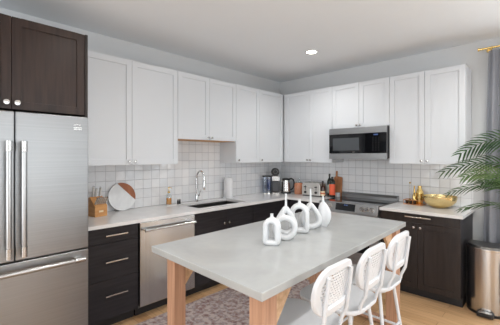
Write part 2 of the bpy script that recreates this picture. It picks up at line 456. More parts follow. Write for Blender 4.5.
# base cabinets
BT = 0.884; GB = 'dark espresso cabinets'
y0 = -3.304
cabinet('base_cabinet', 'dark three-drawer base cabinet between refrigerator and dishwasher', (0, y0, 0), R90, .456, .62, .10, BT, M['dark_h'],
    [('drawer', 0, .456, .748, BT, ('pull', .155, .345, .815)), ('drawer', 0, .456, .436, .748, ('pull', .155, .345, .592)), ('drawer', 0, .456, .10, .436, ('pull', .155, .345, .306))], GB, toe=True)
y0 = -2.232
cabinet('base_cabinet', 'dark double-door base cabinet under the sink', (0, y0, 0), R90, .905, .62, .10, .700, M['dark_h'],
    [('plain', 0, .452, .10, BT, ('knob', .415, .725)), ('plain', .452, .905, .10, BT, ('knob', .49, .725))], GB, toe=True)
y0 = -1.326
cabinet('base_cabinet', 'dark base cabinet right of the sink running into the corner', (0, y0, 0), R90, 1.314, .62, .10, BT, M['dark_h'],
    [('plain', 0, .66, .10, BT, None)], GB, toe=True)
cabinet('base_cabinet', 'dark base cabinet between the corner and the range', (.625, 0, 0), 0, .538, .62, .10, BT, M['dark_h'],
    [('drawer', .03, .538, .748, BT, ('pull', .19, .38, .815)), ('door', .03, .538, .10, .748, ('knob', .50, .70))], GB, toe=True)
cabinet('base_cabinet', 'dark base cabinet with one drawer over two doors under the brass bowl', (1.930, 0, 0), 0, .770, .62, .10, BT, M['dark_h'],
    [('drawer', 0, .77, .785, BT, ('pull', .27, .52, .850)), ('door', 0, .385, .10, .785, ('knob', .353, .742)), ('door', .385, .77, .10, .785, ('knob', .417, .742))], GB, toe=True, matd=M['dark_v'])

# ------------------------------------------------------------------ worktops
SX0, SX1, SY0, SY1 = .13, .53, -2.10, -1.34
m = MB()
CT0, CT1 = .8845, .915
m.box(.010, .65, -3.304, SY0, CT0, CT1); m.box(.010, SX0, SY0, SY1, CT0, CT1); m.box(SX1, .65, SY0, SY1, CT0, CT1)
m.box(.010, .65, SY1, -.010, CT0, CT1); m.box(.65, 1.163, -.65, -.010, CT0, CT1)
o = m.build('countertop', M['quartz']); tag(o, 'L-shaped white quartz countertop along the sink wall and corner', 'countertop')
o = MB().box(1.930, 2.722, -.65, -.010, CT0, CT1).build('countertop', M['quartz'], bevel=.002)
tag(o, 'short white quartz countertop right of the range carrying the brass bowl', 'countertop')
# sink
t = thing('kitchen_sink', 'rectangular stainless steel undermount sink set in the left countertop', 'sink', (0, 0, 0))
m = MB(); w = .004; zb = .72
m.box(SX0 - w, SX0, SY0 - w, SY1 + w, zb, CT0 - .0005); m.box(SX1, SX1 + w, SY0 - w, SY1 + w, zb, CT0 - .0005)
m.box(SX0, SX1, SY0 - w, SY0, zb, CT0 - .0005); m.box(SX0, SX1, SY1, SY1 + w, zb, CT0 - .0005)
m.box(SX0 - w, SX1 + w, SY0 - w, SY1 + w, zb - .004, zb)
m.build('basin', M['steel_dark'], t)
MB().lathe([(0.0001, .003), (.03, .004), (.045, .003), (.048, 0)], (.3, -1.7, zb), 24).build('drain', M['chrome'], t)

# ------------------------------------------------------------------ refrigerator
FY0, FY1, FX = -4.254, -3.345, .82
t = thing('refrigerator', 'stainless steel french door refrigerator with bottom freezer drawer', 'refrigerator', (0, 0, 0))
MB().box(.03, .755, FY0 + .004, FY1 - .004, .03, 1.775).build('body', M['steel_dark'], t, bevel=.004)
MB().box(.05, .74, FY0 + .03, FY1 - .03, 0.0, .03).build('foot', M['black'], t)
mid = -3.797
for (a, b, hy) in ((FY0, mid - .003, mid - .040), (mid + .003, FY1, mid + .040)):
    dr = MB().box(.762, FX, a, b, .800, 1.778).build('door', M['steel_fridge'], t, bevel=.006, segs=3)
    h = MB(); h.tube([(FX + .055, hy, .835), (FX + .055, hy, 1.58)], .0165, 16)
    hd = h.build('handle', M['steel_bar'], dr)
    for z in (.865, 1.55):
        q = MB(); q.box(FX, FX + .06, hy - .013, hy + .013, z - .030, z + .030)
        q.lathe([(0.0001, -.034), (.0185, -.034), (.0185, .034), (0.0001, .034)], (FX + .055, hy, z), 16)
        q.build('handle_bracket', M['steel_v'], dr, bevel=.001)
    if b == FY1:
        q = MB()
        for k, (yy, zz, ww) in enumerate([(-3.445, 1.712, .012), (-3.428, 1.716, .010), (-3.412, 1.712, .012), (-3.447, 1.692, .055), (-3.447, 1.680, .055)]):
            q.box(FX, FX + .0012, yy, yy + ww, zz, zz + .006)
        q.build('badge', M['nickel'], dr)
dr = MB().box(.762, FX, FY0, FY1, .085, .790).build('freezer_drawer', M['steel_fridge'], t, bevel=.006, segs=3)
MB().tube([(FX + .06, FY0 + .05, .735), (FX + .06, FY1 - .045, .735)], .0150, 16).build('handle', M['steel_bar'], dr)
for yy in (FY0 + .085, FY1 - .075):
    q = MB(); q.box(FX, FX + .064, yy - .030, yy + .030, .720, .748)
    q.lathe([(0.0001, -.034), (.0185, -.034), (.0185, .034), (0.0001, .034)], (FX + .06, yy, .735), 16, 'y')
    q.build('handle_bracket', M['steel_v'], dr, bevel=.001)
MB().box(.70, .775, FY0 + .02, FY1 - .02, .03, .08).build('kick_grille', M['black'], t)

# ------------------------------------------------------------------ dishwasher
t = thing('dishwasher', 'stainless steel dishwasher between the drawer cabinet and sink cabinet', 'dishwasher', (0, 0, 0))
MB().box(.02, .60, -2.842, -2.238, .09, .880).build('body', M['steel_dark'], t)
dr = MB().box(.602, .645, -2.842, -2.238, .115, .880).build('door', M['steel_warm'], t, bevel=.004)
MB().tube([(.692, -2.815, .812), (.692, -2.262, .812)], .011, 14).build('handle', M['nickel'], dr)
for yy in (-2.79, -2.287):
    q = MB(); q.box(.645, .695, yy - .018, yy + .018, .804, .820)
    q.lathe([(0.0001, -.026), (.0140, -.026), (.0140, .026), (0.0001, .026)], (.692, yy, .812), 14, 'y')
    q.build('handle_bracket', M['chrome'], dr, bevel=.001)
MB().box(.04, .54, -2.838, -2.242, 0, .088).build('toe_kick', M['toe'], t)

# ------------------------------------------------------------------ range
RX0, RX1 = 1.168, 1.926
t = thing('kitchen_range', 'stainless steel slide-in electric range between the two back countertops', 'range', (0, 0, 0))
MB().box(RX0, RX1, -.63, -.012, .08, .905).build('body', M['steel_dark'], t)
MB().box(RX0 + .02, RX1 - .02, -.57, -.03, 0, .08).build('toe_kick', M['toe'], t)
MB().box(RX0, RX1, -.655, -.075, .905, .921).build('cooktop', M['cooktop'], t, bevel=.002)
q = MB()
q.box(RX0, RX1, -.072, -.012, .905, .955)
q.prism([(-.074, .955), (-.012, .955), (-.012, .985), (-.052, .985)], lambda a, b: (RX0, a, b), lambda a, b: (RX1, a, b))
q.build('rear_vent_trim', M['steel_h'], t, bevel=.002)
cp = MB().prism([(-.632, .800), (-.690, .800), (-.690, .822), (-.660, .925), (-.632, .925)][::-1], lambda a, b: (RX0, a, b), lambda a, b: (RX1, a, b)).build('control_panel', M['steel_h'], t, bevel=.002)
def on_panel(x, s):  # s along the sloped face 0..1
    return (x, -.690 + .030 * s, .822 + .103 * s)
nrm = Vector((0, -.103, .030)).normalized(); slope = Vector((0, .030, .103)).normalized()
def panel_slab(mb, x0, x1, s0, s1, th):
    A = [Vector(on_panel(x0, s0)), Vector(on_panel(x1, s0)), Vector(on_panel(x1, s1)), Vector(on_panel(x0, s1))]
    B = [v + nrm * th for v in A]
    mb.add(A + B, [(0, 1, 2, 3), (7, 6, 5, 4), (0, 4, 5, 1), (1, 5, 6, 2), (2, 6, 7, 3), (3, 7, 4, 0)])
q = MB(); panel_slab(q, 1.405, 1.655, .12, .90, .0015); dsp = q.build('display', M['blackglass'], cp)
q = MB()
for k in range(4): panel_slab(q, 1.515 + k * .011 + (.004 if k > 1 else 0), 1.522 + k * .011 + (.004 if k > 1 else 0), .68, .80, .002)
q.build('clock_digits', M['blue_led'], dsp)
def range_knob(x, s):
    c = Vector(on_panel(x, s)); q = MB()
    q.tube([c, c + nrm * .006], .028, 20); q.tube([c + nrm * .006, c + nrm * .034], [.023, .021], 20)
    q.build('knob', M['nickel'], cp)
for x, s in ((1.215, .5), (1.272, .5), (1.329, .5), (1.745, .5), (1.802, .5), (1.860, .5)): range_knob(x, s)
dr = MB().box(RX0 + .002, RX1 - .002, -.670, -.632, .27, .792).build('oven_door', M['steel_h'], t, bevel=.003)
MB().box(RX0 + .10, RX1 - .10, -.673, -.670, .36, .68).build('oven_window', M['blackglass'], dr)
q = MB(); q.tube([(RX0 + .04, -.725, .745), (RX1 - .04, -.725, .745)], .012, 14)
for x in (RX0 + .07, RX1 - .07): q.box(x - .01, x + .01, -.722, -.670, .737, .753)
q.build('handle', M['nickel'], dr)
MB().box(RX0 + .002, RX1 - .002, -.668, -.632, .085, .265).build('storage_drawer', M['steel_h'], t, bevel=.003)

# ------------------------------------------------------------------ microwave
t = thing('microwave_oven', 'stainless steel and black over-the-range microwave under a short white cabinet', 'microwave', (0, 0, 0))
X0, X1 = 1.172, 1.924
MB().box(X0 + .002, X1 - .002, -.395, -.012, 1.462, 1.852).build('body', M['black'], t, bevel=.003)
XD = 1.655
door = MB().box(X0, XD - .0015, -.425, -.396, 1.525, 1.772).build('door', M['blackglass'], t, bevel=.001)
MB().box(X0, X1, -.427, -.396, 1.7735, 1.850).build('top_trim', M['steel_h'], t, bevel=.0015)
MB().box(X0, X1, -.427, -.396, 1.450, 1.5235).build('bottom_trim', M['steel_h'], t, bevel=.0015)
MB().box(X0 + .055, XD - .065, -.4265, -.425, 1.562, 1.722).build('door_window', M['greyglass'], door)
q = MB()
for k, xx in enumerate((1.505, 1.519)): q.box(xx, xx + .009, -.4262, -.425, 1.536, 1.545)
q.build('badge', M['nickel'], door)
cpn = MB().box(XD + .0015, X1, -.425, -.396, 1.525, 1.772).build('control_panel', M['blackglass'], t, bevel=.001)
q = MB()
for k in range(4): q.box(1.772 + .014 * k, 1.782 + .014 * k, -.4262, -.425, 1.742, 1.758)
q.build('display', M['blue_led'], cpn)
for r in range(6):
    for c in range(3):
        MB().box(1.76 + c * .035, 1.769 + c * .035, -.4260, -.425, 1.710 - r * .030, 1.716 - r * .030).build('button', M['steel_dark'], cpn)
q = MB(); q.box(X0 + .10, X0 + .32, -.36, -.10, 1.452, 1.4618); q.box(X1 - .32, X1 - .10, -.36, -.10, 1.452, 1.4618)
q.build('grease_filter', M['black'], t)

# ------------------------------------------------------------------ island table
t = thing('island_table', 'grey concrete-topped island table on square redwood legs', 'table', (0, 0, 0))
TL = [(2.480, -3.240), (2.420, -1.295), (1.460, -1.270), (1.508, -3.206)]
TT, TB = .915, .876
m = MB().prism(TL, lambda a, b: (a, b, TB), lambda a, b: (a, b, TT))
m.build('tabletop', M['concrete'], t, bevel=.004, segs=3)
LEGS = {'nr': (2.352, 2.442, -3.185, -3.095), 'nl': (1.602, 1.684, -3.150, -3.068), 'fr': (2.300, 2.390, -1.44, -1.35), 'fl': (1.515, 1.605, -1.42, -1.33)}
for k, (a, b, c, d) in LEGS.items():
    lg = MB().box(a, b, c, d, 0, TB - .0005).build('leg', M['redwood'], t, bevel=.003)
    s = 1 if k[0] == 'n' else -1
    y = d if s > 0 else c
    xm = (a + b) / 2
    MB().prism([(0, TB - .001), (0, TB - .21), (s * .02, TB - .21), (s * .17, TB - .03), (s * .17, TB - .001)], lambda p_, q_: (xm - .012, y + p_, q_), lambda p_, q_: (xm + .012, y + p_, q_)).build('corner_brace', M['lightwood'], lg, bevel=.002)
MB().box(1.606, 2.299, -1.40, -1.345, TB - .085, TB - .001).build('apron', M['lightwood'], t, bevel=.002)
MB().box(1.606, 2.299, -1.415, -1.365, .02, .075).build('stretcher', M['redwood'], t, bevel=.002)
MB().box(1.56, 1.60, -3.058, -1.422, TB - .085, TB - .001).build('apron', M['lightwood'], t, bevel=.002)

# ------------------------------------------------------------------ rug
o = MB().box(.70, 1.46, -3.30, -1.0, 0.0005, .009).build('runner_rug', M['rug'], bevel=.003)
tag(o, 'faded pink and grey patterned runner rug on the oak floor under the island', 'rug')

# ------------------------------------------------------------------ stools
def rounded_rect(w, h, r, n=6, cx=0, cz=0):
    P = []
    for (sx, sz, a0) in ((1, 1, 0), (-1, 1, PI / 2), (-1, -1, PI), (1, -1, 3 * PI / 2)):
        for i in range(n + 1):
            a = a0 + PI / 2 * i / n
            P.append((cx + sx * (w / 2 - r) + r * math.cos(a), cz + sz * (h / 2 - r) + r * math.sin(a)))
    return P
SZ = .655
def make_stool(label):
    t = thing('bar_stool', label, 'stool', (0, 0, 0), 0, 'white bar stools along the island')
    # seat: rounded pad, slightly dished
    out = rounded_rect(.40, .385, .12, 8)
    m = MB(); rings = []
    for (s, z) in ((.90, SZ - .030), (.985, SZ - .022), (1.0, SZ - .008), (.985, SZ), (.90, SZ + .001), (.6, SZ - .006), (.25, SZ - .009)):
        rings.append([(x * s, y * s, z) for x, y in out])
    n = len(out); V = [p for r in rings for p in r]
    F = [(i * n + k, i * n + (k + 1) % n, (i + 1) * n + (k + 1) % n, (i + 1) * n + k) for i in range(len(rings) - 1) for k in range(n)]
    F += [tuple(range(n - 1, -1, -1)), tuple((len(rings) - 1) * n + k for k in range(n))]
    m.add(V, F, True); m.build('seat', M['stool'], t)
    # backrest: curved panel, border + punched centre
    BZ, BH, BW = .876, .236, .340
    def bk(y, z, off=0.0):  # position on the curved, reclined back surface
        return (.200 + (z - .66) * .13 - .8 * y * y + off, y, z)
    def ringpts(w, h, r): return rounded_rect(w, h, r, 8, 0, BZ)
    A = ringpts(BW, BH, .108); B = ringpts(BW - .075, BH - .075, .074); n = len(A)
    m = MB(); th = .011
    V = [bk(y, z, -th) for y, z in A] + [bk(y, z, -th) for y, z in B] + [bk(y, z, th) for y, z in A] + [bk(y, z, th) for y, z in B]
    F = []
    for k in range(n):
        k2 = (k + 1) % n
        F += [(k, k2, n + k2, n + k), (2 * n + k, 3 * n + k, 3 * n + k2, 2 * n + k2), (k, 2 * n + k, 2 * n + k2, k2), (n + k, n + k2, 3 * n + k2, 3 * n + k)]
    m.add(V, F, True); br = m.build('backrest', M['stool'], t, bevel=.005)
    # punched panel as a grid clipped to the opening
    m = MB(); C = B; cen = (0, BZ); rr = 6
    for off in (-.0007, .0007):
        V = []
        for i in range(rr + 1):
            s = 1.02 * (1 - i / rr) + 1e-3
            V += [bk(cen[0] + (y - cen[0]) * s, cen[1] + (z - cen[1]) * s, off) for y, z in C]
        F = [(i * n + k, i * n + (k + 1) % n, (i + 1) * n + (k + 1) % n, (i + 1) * n + k) for i in range(rr) for k in range(n)]
        m.add(V, F, True)
    m.build('woven_panel', M['punched'], br)
    # back frame: inverted U behind the panel, running down and forward under the seat
    def side(y):
        P = [(-.13, y * .9, SZ - .042), (.12, y, SZ - .044)]
        P += [(.12 + .075 * math.sin(a), y, SZ + .031 - .075 * math.cos(a)) for a in [PI / 2 * i / 5 for i in range(1, 6)]]
        for z in (.74, .80, .86, .92, .95): P.append(bk(y, z, .019 if z > .7 else 0))
        return P
    for y in (-.105, .105): MB().tube(side(y), .0095, 10).build('back_post', M['stool'], t)
    LG = []
    for sx, sy in ((-1, -1), (-1, 1), (1, -1), (1, 1)):
        a = Vector((sx * .135, sy * .115, SZ - .035)); b = Vector((sx * .215, sy * .180, .008))
        lg = MB().tube([a, b], [.0115, .0105], 10).build('leg', M['stool'], t)
        MB().lathe([(0.0001, 0), (.015, 0), (.014, .018), (0.0001, .019)], (b.x, b.y, 0), 12).build('foot_cap', M['stool'], lg)
        LG.append((a, b))
    at = lambda i, z: LG[i][0].lerp(LG[i][1], (LG[i][0].z - z) / (LG[i][0].z - LG[i][1].z))
    for (i, j, z) in ((0, 1, .27), (2, 3, .34), (0, 2, .31), (1, 3, .31)):
        MB().tube([at(i, z), at(j, z)], .009, 8).build('footrest', M['stool'], t)
    return t
stool = make_stool('white metal bar stool with round-cornered woven back, nearest to the camera')
stool.location = (2.398, -2.880, 0)
for (x, y, lb) in ((2.408, -2.475, 'white metal bar stool with woven back, middle one of three at the island'),
                   (2.408, -2.065, 'white metal bar stool with woven back, farthest of three near the dark cabinet')):
    c = copy_tree(stool); c.location = (x, y, 0); c['label'] = lb

# ------------------------------------------------------------------ trash can
t = thing('trash_can', 'brushed steel semi-round step trash can beside the dark base cabinet', 'trash can', (2.890, -.330, 0))
def halfround(w, d, n=18, inset=0.0):
    P = [(w / 2 - inset, 0 - inset), (-w / 2 + inset, 0 - inset)]
    P += [(-(w / 2 - inset) * math.cos(a), -.10 - (d - .10 - inset) * math.sin(a)) for a in [PI * i / n for i in range(n + 1)]]
    return P[::-1]
HR = halfround(.34, 0.260)
MB().prism(HR, lambda a, b: (a, b, .022), lambda a, b: (a, b, .600), True).build('body', M['steel_v'], t)
MB().prism(halfround(.346, 0.264), lambda a, b: (a, b, 0), lambda a, b: (a, b, .024), True).build('base_ring', M['black'], t)
q = MB(); q.box(-.1735, -.1703, -.125, 0.0015, .02, .62); q.box(.1703, .1735, -.125, 0.0015, .02, .62); q.box(-.1735, .1735, 0.0001, .0035, .02, .62)
q.build('back_shell', M['black'], t)
MB().prism(halfround(.348, 0.266), lambda a, b: (a, b, .600), lambda a, b: (a, b, .622), True).build('rim', M['nickel'], t, bevel=.003)
MB().prism(halfround(.334, 0.252), lambda a, b: (a, b - .002, .622), lambda a, b: (a * .96, b * .96 - .004, .641), True).build('lid', M['steel_dark'], t, bevel=.004)
pd = MB().prism([(-.066, -.235), (.066, -.235), (.062, -.318), (-.062, -.318)][::-1], lambda a, b: (a, b, .010), lambda a, b: (a, b, .046)).build('pedal', M['black'], t, bevel=.004)
MB().box(-.048, .048, -.312, -.268, .046, .050).build('pedal_plate', M['nickel'], pd, bevel=.001)

# ------------------------------------------------------------------ curtain
t = thing('curtain', 'grey linen curtain panel hanging beside the palm at the back wall window', 'curtain', (0, 0, 0))
m = MB(); N = 90; zs = [.02, .6, 1.2, 1.8, 2.3, 2.55, 2.59]
V = []
for th in (0, .004):
    for z in zs:
        for i in range(N + 1):
            u = i / N
            k = .0 if z < 2.5 else (.5 if z < 2.58 else .7)
            xl = 2.795 + .055 * (z / 2.6) ** 1.2
            x = xl + (3.35 - xl) * u
            V.append((x, -.105 + (.018 * (1 - k * .6)) * math.sin(u * 2 * PI * 6 + .8) + .008 * math.sin(u * 31 + z) + th, z))
W = N + 1; H = len(zs)
for s in (0, 1):
    o_ = s * W * H
    F = [(o_ + j * W + i, o_ + j * W + i + 1, o_ + (j + 1) * W + i + 1, o_ + (j + 1) * W + i) for j in range(H - 1) for i in range(N)]
    m.add(V, F, True) if s == 0 else m.add(V, F, True)
m.build('panel', M['curtain'], t)
q = MB()
for i in range(7):
    x = 2.88 + i * .075
    q.tube([(x, -.105 + .019 * math.cos(a), 2.612 + .021 * math.sin(a)) for a in [2 * PI * k / 14 for k in range(14)]], .0022, 6, closed=True)
q.build('rings', M['gold'], t)
t = thing('curtain_rod', 'thin brass curtain rod with finial above the window', 'curtain rod', (0, 0, 0))
MB().tube([(2.81, -.105, 2.618), (6.05, -.105, 2.618)], .010, 12).build('rod', M['gold'], t)
for x, s in ((2.81, -1), (6.05, 1)):
    MB().lathe([(0.0001, 0), (.011, 0), (.013, s * .012), (.011, s * .02), (.018, s * .045), (.017, s * .05), (0.0001, s * .052)], (x, -.105, 2.618), 16, 'x').build('finial', M['gold'], t)
for x in (2.845, 5.95):
    q = MB(); q.tube([(x, 0, 2.618), (x, -.105, 2.618)], .006, 10); q.lathe([(0.0001, -.006), (.024, -.006), (.024, -.0005), (0.0001, 0)], (x, 0, 2.618), 18, 'y')
    q.build('bracket', M['gold'], t)

# ------------------------------------------------------------------ palm
t = thing('potted_palm', 'tall green potted palm with arching fronds beside the trash can', 'plant', (0, 0, 0))
PX, PY = 3.46, -.66
MB().lathe([(0.0001, 0), (.13, 0), (.14, .01), (.175, .34), (.182, .36), (.168, .36), (.160, .325), (0.0001, .325)], (PX, PY, 0), 32).build('pot', M['pot'], t)
MB().lathe([(0.0001, .335), (.158, .326)], (PX, PY, 0), 32).build('soil', M['soil'], t)
def bez(P, n):
    out = []
    for i in range(n + 1):
        u = i / n; Q = [Vector(p) for p in P]
        while len(Q) > 1: Q = [Q[j].lerp(Q[j + 1], u) for j in range(len(Q) - 1)]
        out.append(Q[0])
    return out
def frond(P, L, mat, seed, droop=.35, start=.32, pairs=22, roll=1.0):
    rnd = random.Random(seed)
    pts = bez(P, 40)
    q = MB(); q.tube(pts[:], [.007 * (1 - .8 * i / 40) for i in range(41)], 6)
    fr = q.build('frond', mat, t)
    lv = MB()
    for k in range(pairs):
        u = start + (1 - start) * (k + .5) / pairs
        i = min(39, int(u * 40)); p = pts[i].lerp(pts[i + 1], u * 40 - i); tg = (pts[i + 1] - pts[i]).normalized()
        side0 = tg.cross(Vector((0, 0, 1)))
        if side0.length < .1: side0 = Vector((0, 1, 0))
        side0.normalize(); side0.rotate(Matrix.Rotation(roll + rnd.uniform(-.1, .1), 3, tg)); upv = side0.cross(tg).normalized()
        f = (k + .5) / pairs
        ll = L * (math.sin(PI * min(1, .18 + .75 * f)) ** .7) * rnd.uniform(.88, 1.08)
        for s in (-1, 1):
            d = (side0 * s * .80 + tg * (.70 + .5 * f) + upv * .25).normalized()
            w = .0085
            a = p; c = [a + d * ll * v + Vector((0, 0, -1)) * (droop * ll * v * v) for v in (0, .33, .66, 1)]
            wv = d.cross(upv).normalized()
            ws = (w * .5, w, w * .8, .0006)
            V = []
            for cc, ww in zip(c, ws): V += [cc - wv * ww, cc + upv * ww * .5, cc + wv * ww]
            F = []
            for j in range(3):
                F += [(j * 3, j * 3 + 1, j * 3 + 4, j * 3 + 3), (j * 3 + 1, j * 3 + 2, j * 3 + 5, j * 3 + 4)]
            lv.add(V, F, True)
    lv.build('leaflets', mat, fr)['kind'] = 'stuff'
B0 = (PX, PY, .33)
FR = [([B0, (PX - .02, PY, 1.55), (3.15, -.64, 1.86), (2.68, -.60, 1.50)], .20, 'leaf', 1),
      ([B0, (PX - .05, PY + .02, 1.30), (3.15, -.58, 1.62), (2.56, -.70, 1.33)], .19, 'leaf', 2),
      ([B0, (PX - .04, PY - .05, 1.10), (3.10, -.80, 1.48), (2.76, -.86, 1.30)], .17, 'leaf2', 3),
      ([B0, (PX - .06, PY + .03, 1.00), (3.15, -.70, 1.42), (2.62, -.74, 1.13)], .18, 'leaf', 4),
      ([B0, (PX - .06, PY, .75), (3.20, -.72, 1.25), (2.72, -.76, .99)], .17, 'leaf', 5),
      ([B0, (PX - .10, PY, .9), (3.28, -.62, 1.45), (2.86, -.60, 1.24)], .17, 'leaf', 10),
      ([B0, (PX, PY + .05, 1.5), (PX - .1, PY + .1, 2.2), (3.05, -.45, 1.98)], .20, 'leaf', 6),
      ([B0, (PX, PY - .05, 1.2), (PX + .2, PY - .1, 1.9), (PX + .6, PY - .3, 1.7)], .22, 'leaf', 7),
      ([B0, (PX, PY, 1.2), (PX + .3, PY + .1, 1.7), (PX + .75, PY + .1, 1.3)], .22, 'leaf2', 8),
      ([B0, (PX, PY, 1.1), (PX - .05, PY - .3, 1.6), (PX - .15, PY - .75, 1.35)], .20, 'leaf', 9)]
for P, Ln, mt, sd in FR: frond(P, Ln * 1.18, M[mt], sd, roll={4: .45, 5: .4, 2: .75, 3: .9}.get(sd, 1.05))

# ------------------------------------------------------------------ ceiling lights
def downlight(label, x, y, power):
    t = thing('recessed_light', label, 'ceiling light', (x, y, CZ), 0, 'recessed ceiling downlights')
    MB().lathe([(.058, -.0005), (.060, -.004), (.078, -.005), (.080, -.0005)], (0, 0, 0), 32).build('trim_ring', M['trim'], t)
    MB().lathe([(0.0001, -.003), (.0585, -.003), (.0585, -.0005), (0.0001, -.0005)], (0, 0, 0), 32).build('lens', M['bulb'], t)
    d = bpy.data.lights.new('downlight_beam', 'SPOT'); d.energy = power; d.spot_size = math.radians(150); d.spot_blend = .8
    d.color = (1.0, .985, .955); d.shadow_soft_size = .06
    l = bpy.data.objects.new('downlight_beam', d); l.location = (0, 0, -.02); l.parent = t; col.objects.link(l)
downlight('round lit recessed downlight in the white ceiling above the sink wall', 1.253, -.978, 38)
downlight('recessed downlight in the ceiling in front of the refrigerator', 1.55, -3.20, 38)
downlight('added unseen downlight in the ceiling above the end of the right countertop', 3.15, -.978, 38)  # lamp added out of view to brighten the level surfaces
downlight('added unseen downlight in the ceiling over the bar stools', 3.00, -2.75, 62)  # added out of view, stronger than the rest, to light the stool seats
downlight('added unseen downlight in the ceiling behind the stools towards the right wall', 5.05, -3.30, 38)  # extra unseen lamp, added for more light from above
downlight('added unseen downlight in the ceiling far behind the refrigerator', 2.2, -5.70, 38)  # unseen lamp behind the camera, added as overhead fill

# ------------------------------------------------------------------ vases on the island
def vase(label, x, y, rz, path, rin, rdp, neck, nr):
    """closed hollow-centred ceramic body swept along path (x,z) plus a slim neck; local plane x-z."""
    m = MB(); n = len(path)
    V = []; F = []; seg = 14
    P = [Vector((a, 0, b)) for a, b in path]
    for i in range(n):
        tg = (P[(i + 1) % n] - P[i - 1]).normalized(); nr_ = Vector((tg.z, 0, -tg.x))
        ri = rin[i] if isinstance(rin, list) else rin
        for k in range(seg):
            a = 2 * PI * k / seg
            c, s = math.cos(a), math.sin(a)
            c = math.copysign(abs(c) ** .7, c); s = math.copysign(abs(s) ** .7, s)
            V.append(P[i] + nr_ * c * ri + Vector((0, 1, 0)) * s * rdp)
    for i in range(n):
        j = (i + 1) % n
        for k in range(seg):
            k2 = (k + 1) % seg; F.append((i * seg + k, i * seg + k2, j * seg + k2, j * seg + k))
    zmin = min(v.z for v in V)
    V = [Vector((v.x, v.y, max(v.z, zmin + .004))) for v in V]
    m.add(V, F, True)
    (nx, z0, z1) = neck
    m.lathe([(nr * 2.1, z0 - .02), (nr * 1.35, z0 + (z1 - z0) * .25), (nr, z0 + (z1 - z0) * .6), (nr * 1.0, z1 - .004), (nr * 1.12, z1), (nr * .7, z1), (nr * .65, z1 - .02)], (nx, 0, 0), 18)
    m.v = [(a, b, c - (zmin + .004)) for a, b, c in m.v]
    o = m.build('ceramic_vase', M['ceramic'])
    o.location = (x, y, TT + .0005); o.rotation_euler = (0, 0, rz)
    tag(o, label, 'vase', 'white ceramic vases on the island')
    return o
def ellipse(cx, cz, rx, rz_, n=36, f=lambda a: 1.0):
    return [(cx + rx * math.cos(2 * PI * i / n) * f(2 * PI * i / n), cz + rz_ * math.sin(2 * PI * i / n) * f(2 * PI * i / n)) for i in range(n)]
def archpath(w, h, n=10):
    P = [(w / 2, h - w / 2 + 0)] ; P = []
    for i in range(n + 1): a = PI * i / n; P.append((w / 2 * math.cos(a), h - w / 2 + w / 2 * math.sin(a)))
    for i in range(1, 6): P.append((-w / 2, (h - w / 2) * (1 - i / 6)))
    r = .012
    for i in range(0, 4): a = PI + PI / 2 * i / 3; P.append((-w / 2 + r + r * math.cos(a), r + r * math.sin(a)))
    for i in range(1, 6): P.append((-w / 2 + r + (w - 2 * r) * i / 6, 0))
    for i in range(0, 4): a = 1.5 * PI + PI / 2 * i / 3; P.append((w / 2 - r + r * math.cos(a), r + r * math.sin(a)))
    for i in range(1, 6): P.append((w / 2, (h - w / 2) * i / 6))
    return P
def teardrop(w, h, n=40):
    P = []
    for i in range(n):
        a = 2 * PI * i / n - PI / 2   # start bottom
        z = (math.sin(a) + 1) / 2
        P.append((w / 2 * math.cos(a) * (1 - .80 * z ** 1.6) * 1.12, h * z))
    return P
VR = math.radians(48)
vase('small arched white vase with an oval opening at the front left end', 2.038, -2.650, VR - .35, archpath(.078, .142), .0185, .036, (0, .154, .184), .0095)
vase('round ring-shaped white vase just behind the small arched one', 2.028, -2.500, VR - .12, ellipse(0, .085, .066, .068), .0195, .030, (-.016, .158, .196), .0085)
vase('tall teardrop white vase with slim neck behind the ring-shaped one', 1.960, -2.400, VR - .05, teardrop(.140, .178), .0195, .030, (0, .170, .285), .0068)
vase('wide arched white vase with short neck in the middle of the row', 1.972, -2.250, VR - .25, archpath(.108, .182), .0200, .042, (0, .196, .230), .0095)
vase('tallest teardrop white vase with long slender neck', 1.962, -2.085, VR - .02, teardrop(.150, .172), .0190, .032, (0, .164, .298), .0068)
# leaf-shaped closed vase
m = MB()
def leafvase():
    n = 26; seg = 24; V = []; F = []
    for i in range(n + 1):
        z = .200 * i / n; u = i / n
        w = .060 * (math.sin(PI * min(1, u * .88 + .10)) ** .60) * (1 - .12 * u) + .002
        for k in range(seg):
            a = 2 * PI * k / seg; c, s = math.cos(a), math.sin(a)
            crease = 1 - .30 * math.exp(-((a - 1.5 * PI) / .28) ** 2)
            V.append((w * c + .010 * math.sin(u * 3), .036 * (w / .064) * s * crease, z))
    F = [(i * seg + k, i * seg + (k + 1) % seg, (i + 1) * seg + (k + 1) % seg, (i + 1) * seg + k) for i in range(n) for k in range(seg)]
    F.append(tuple(range(seg - 1, -1, -1)))
    m.add(V, F, True)
leafvase()
m.lathe([(.016, .182), (.010, .207), (.0075, .237), (.0085, .250), (.005, .250), (.005, .23)], (.001, 0, 0), 18)
o = m.build('ceramic_vase', M['ceramic']); o.location = (1.995, -1.955, TT + .0005); o.rotation_euler = (0, 0, VR)
tag(o, 'closed leaf-shaped white vase with a crease at the right end of the row', 'vase', 'white ceramic vases on the island')

# ------------------------------------------------------------------ sink wall items
CT = CT1 + .0006
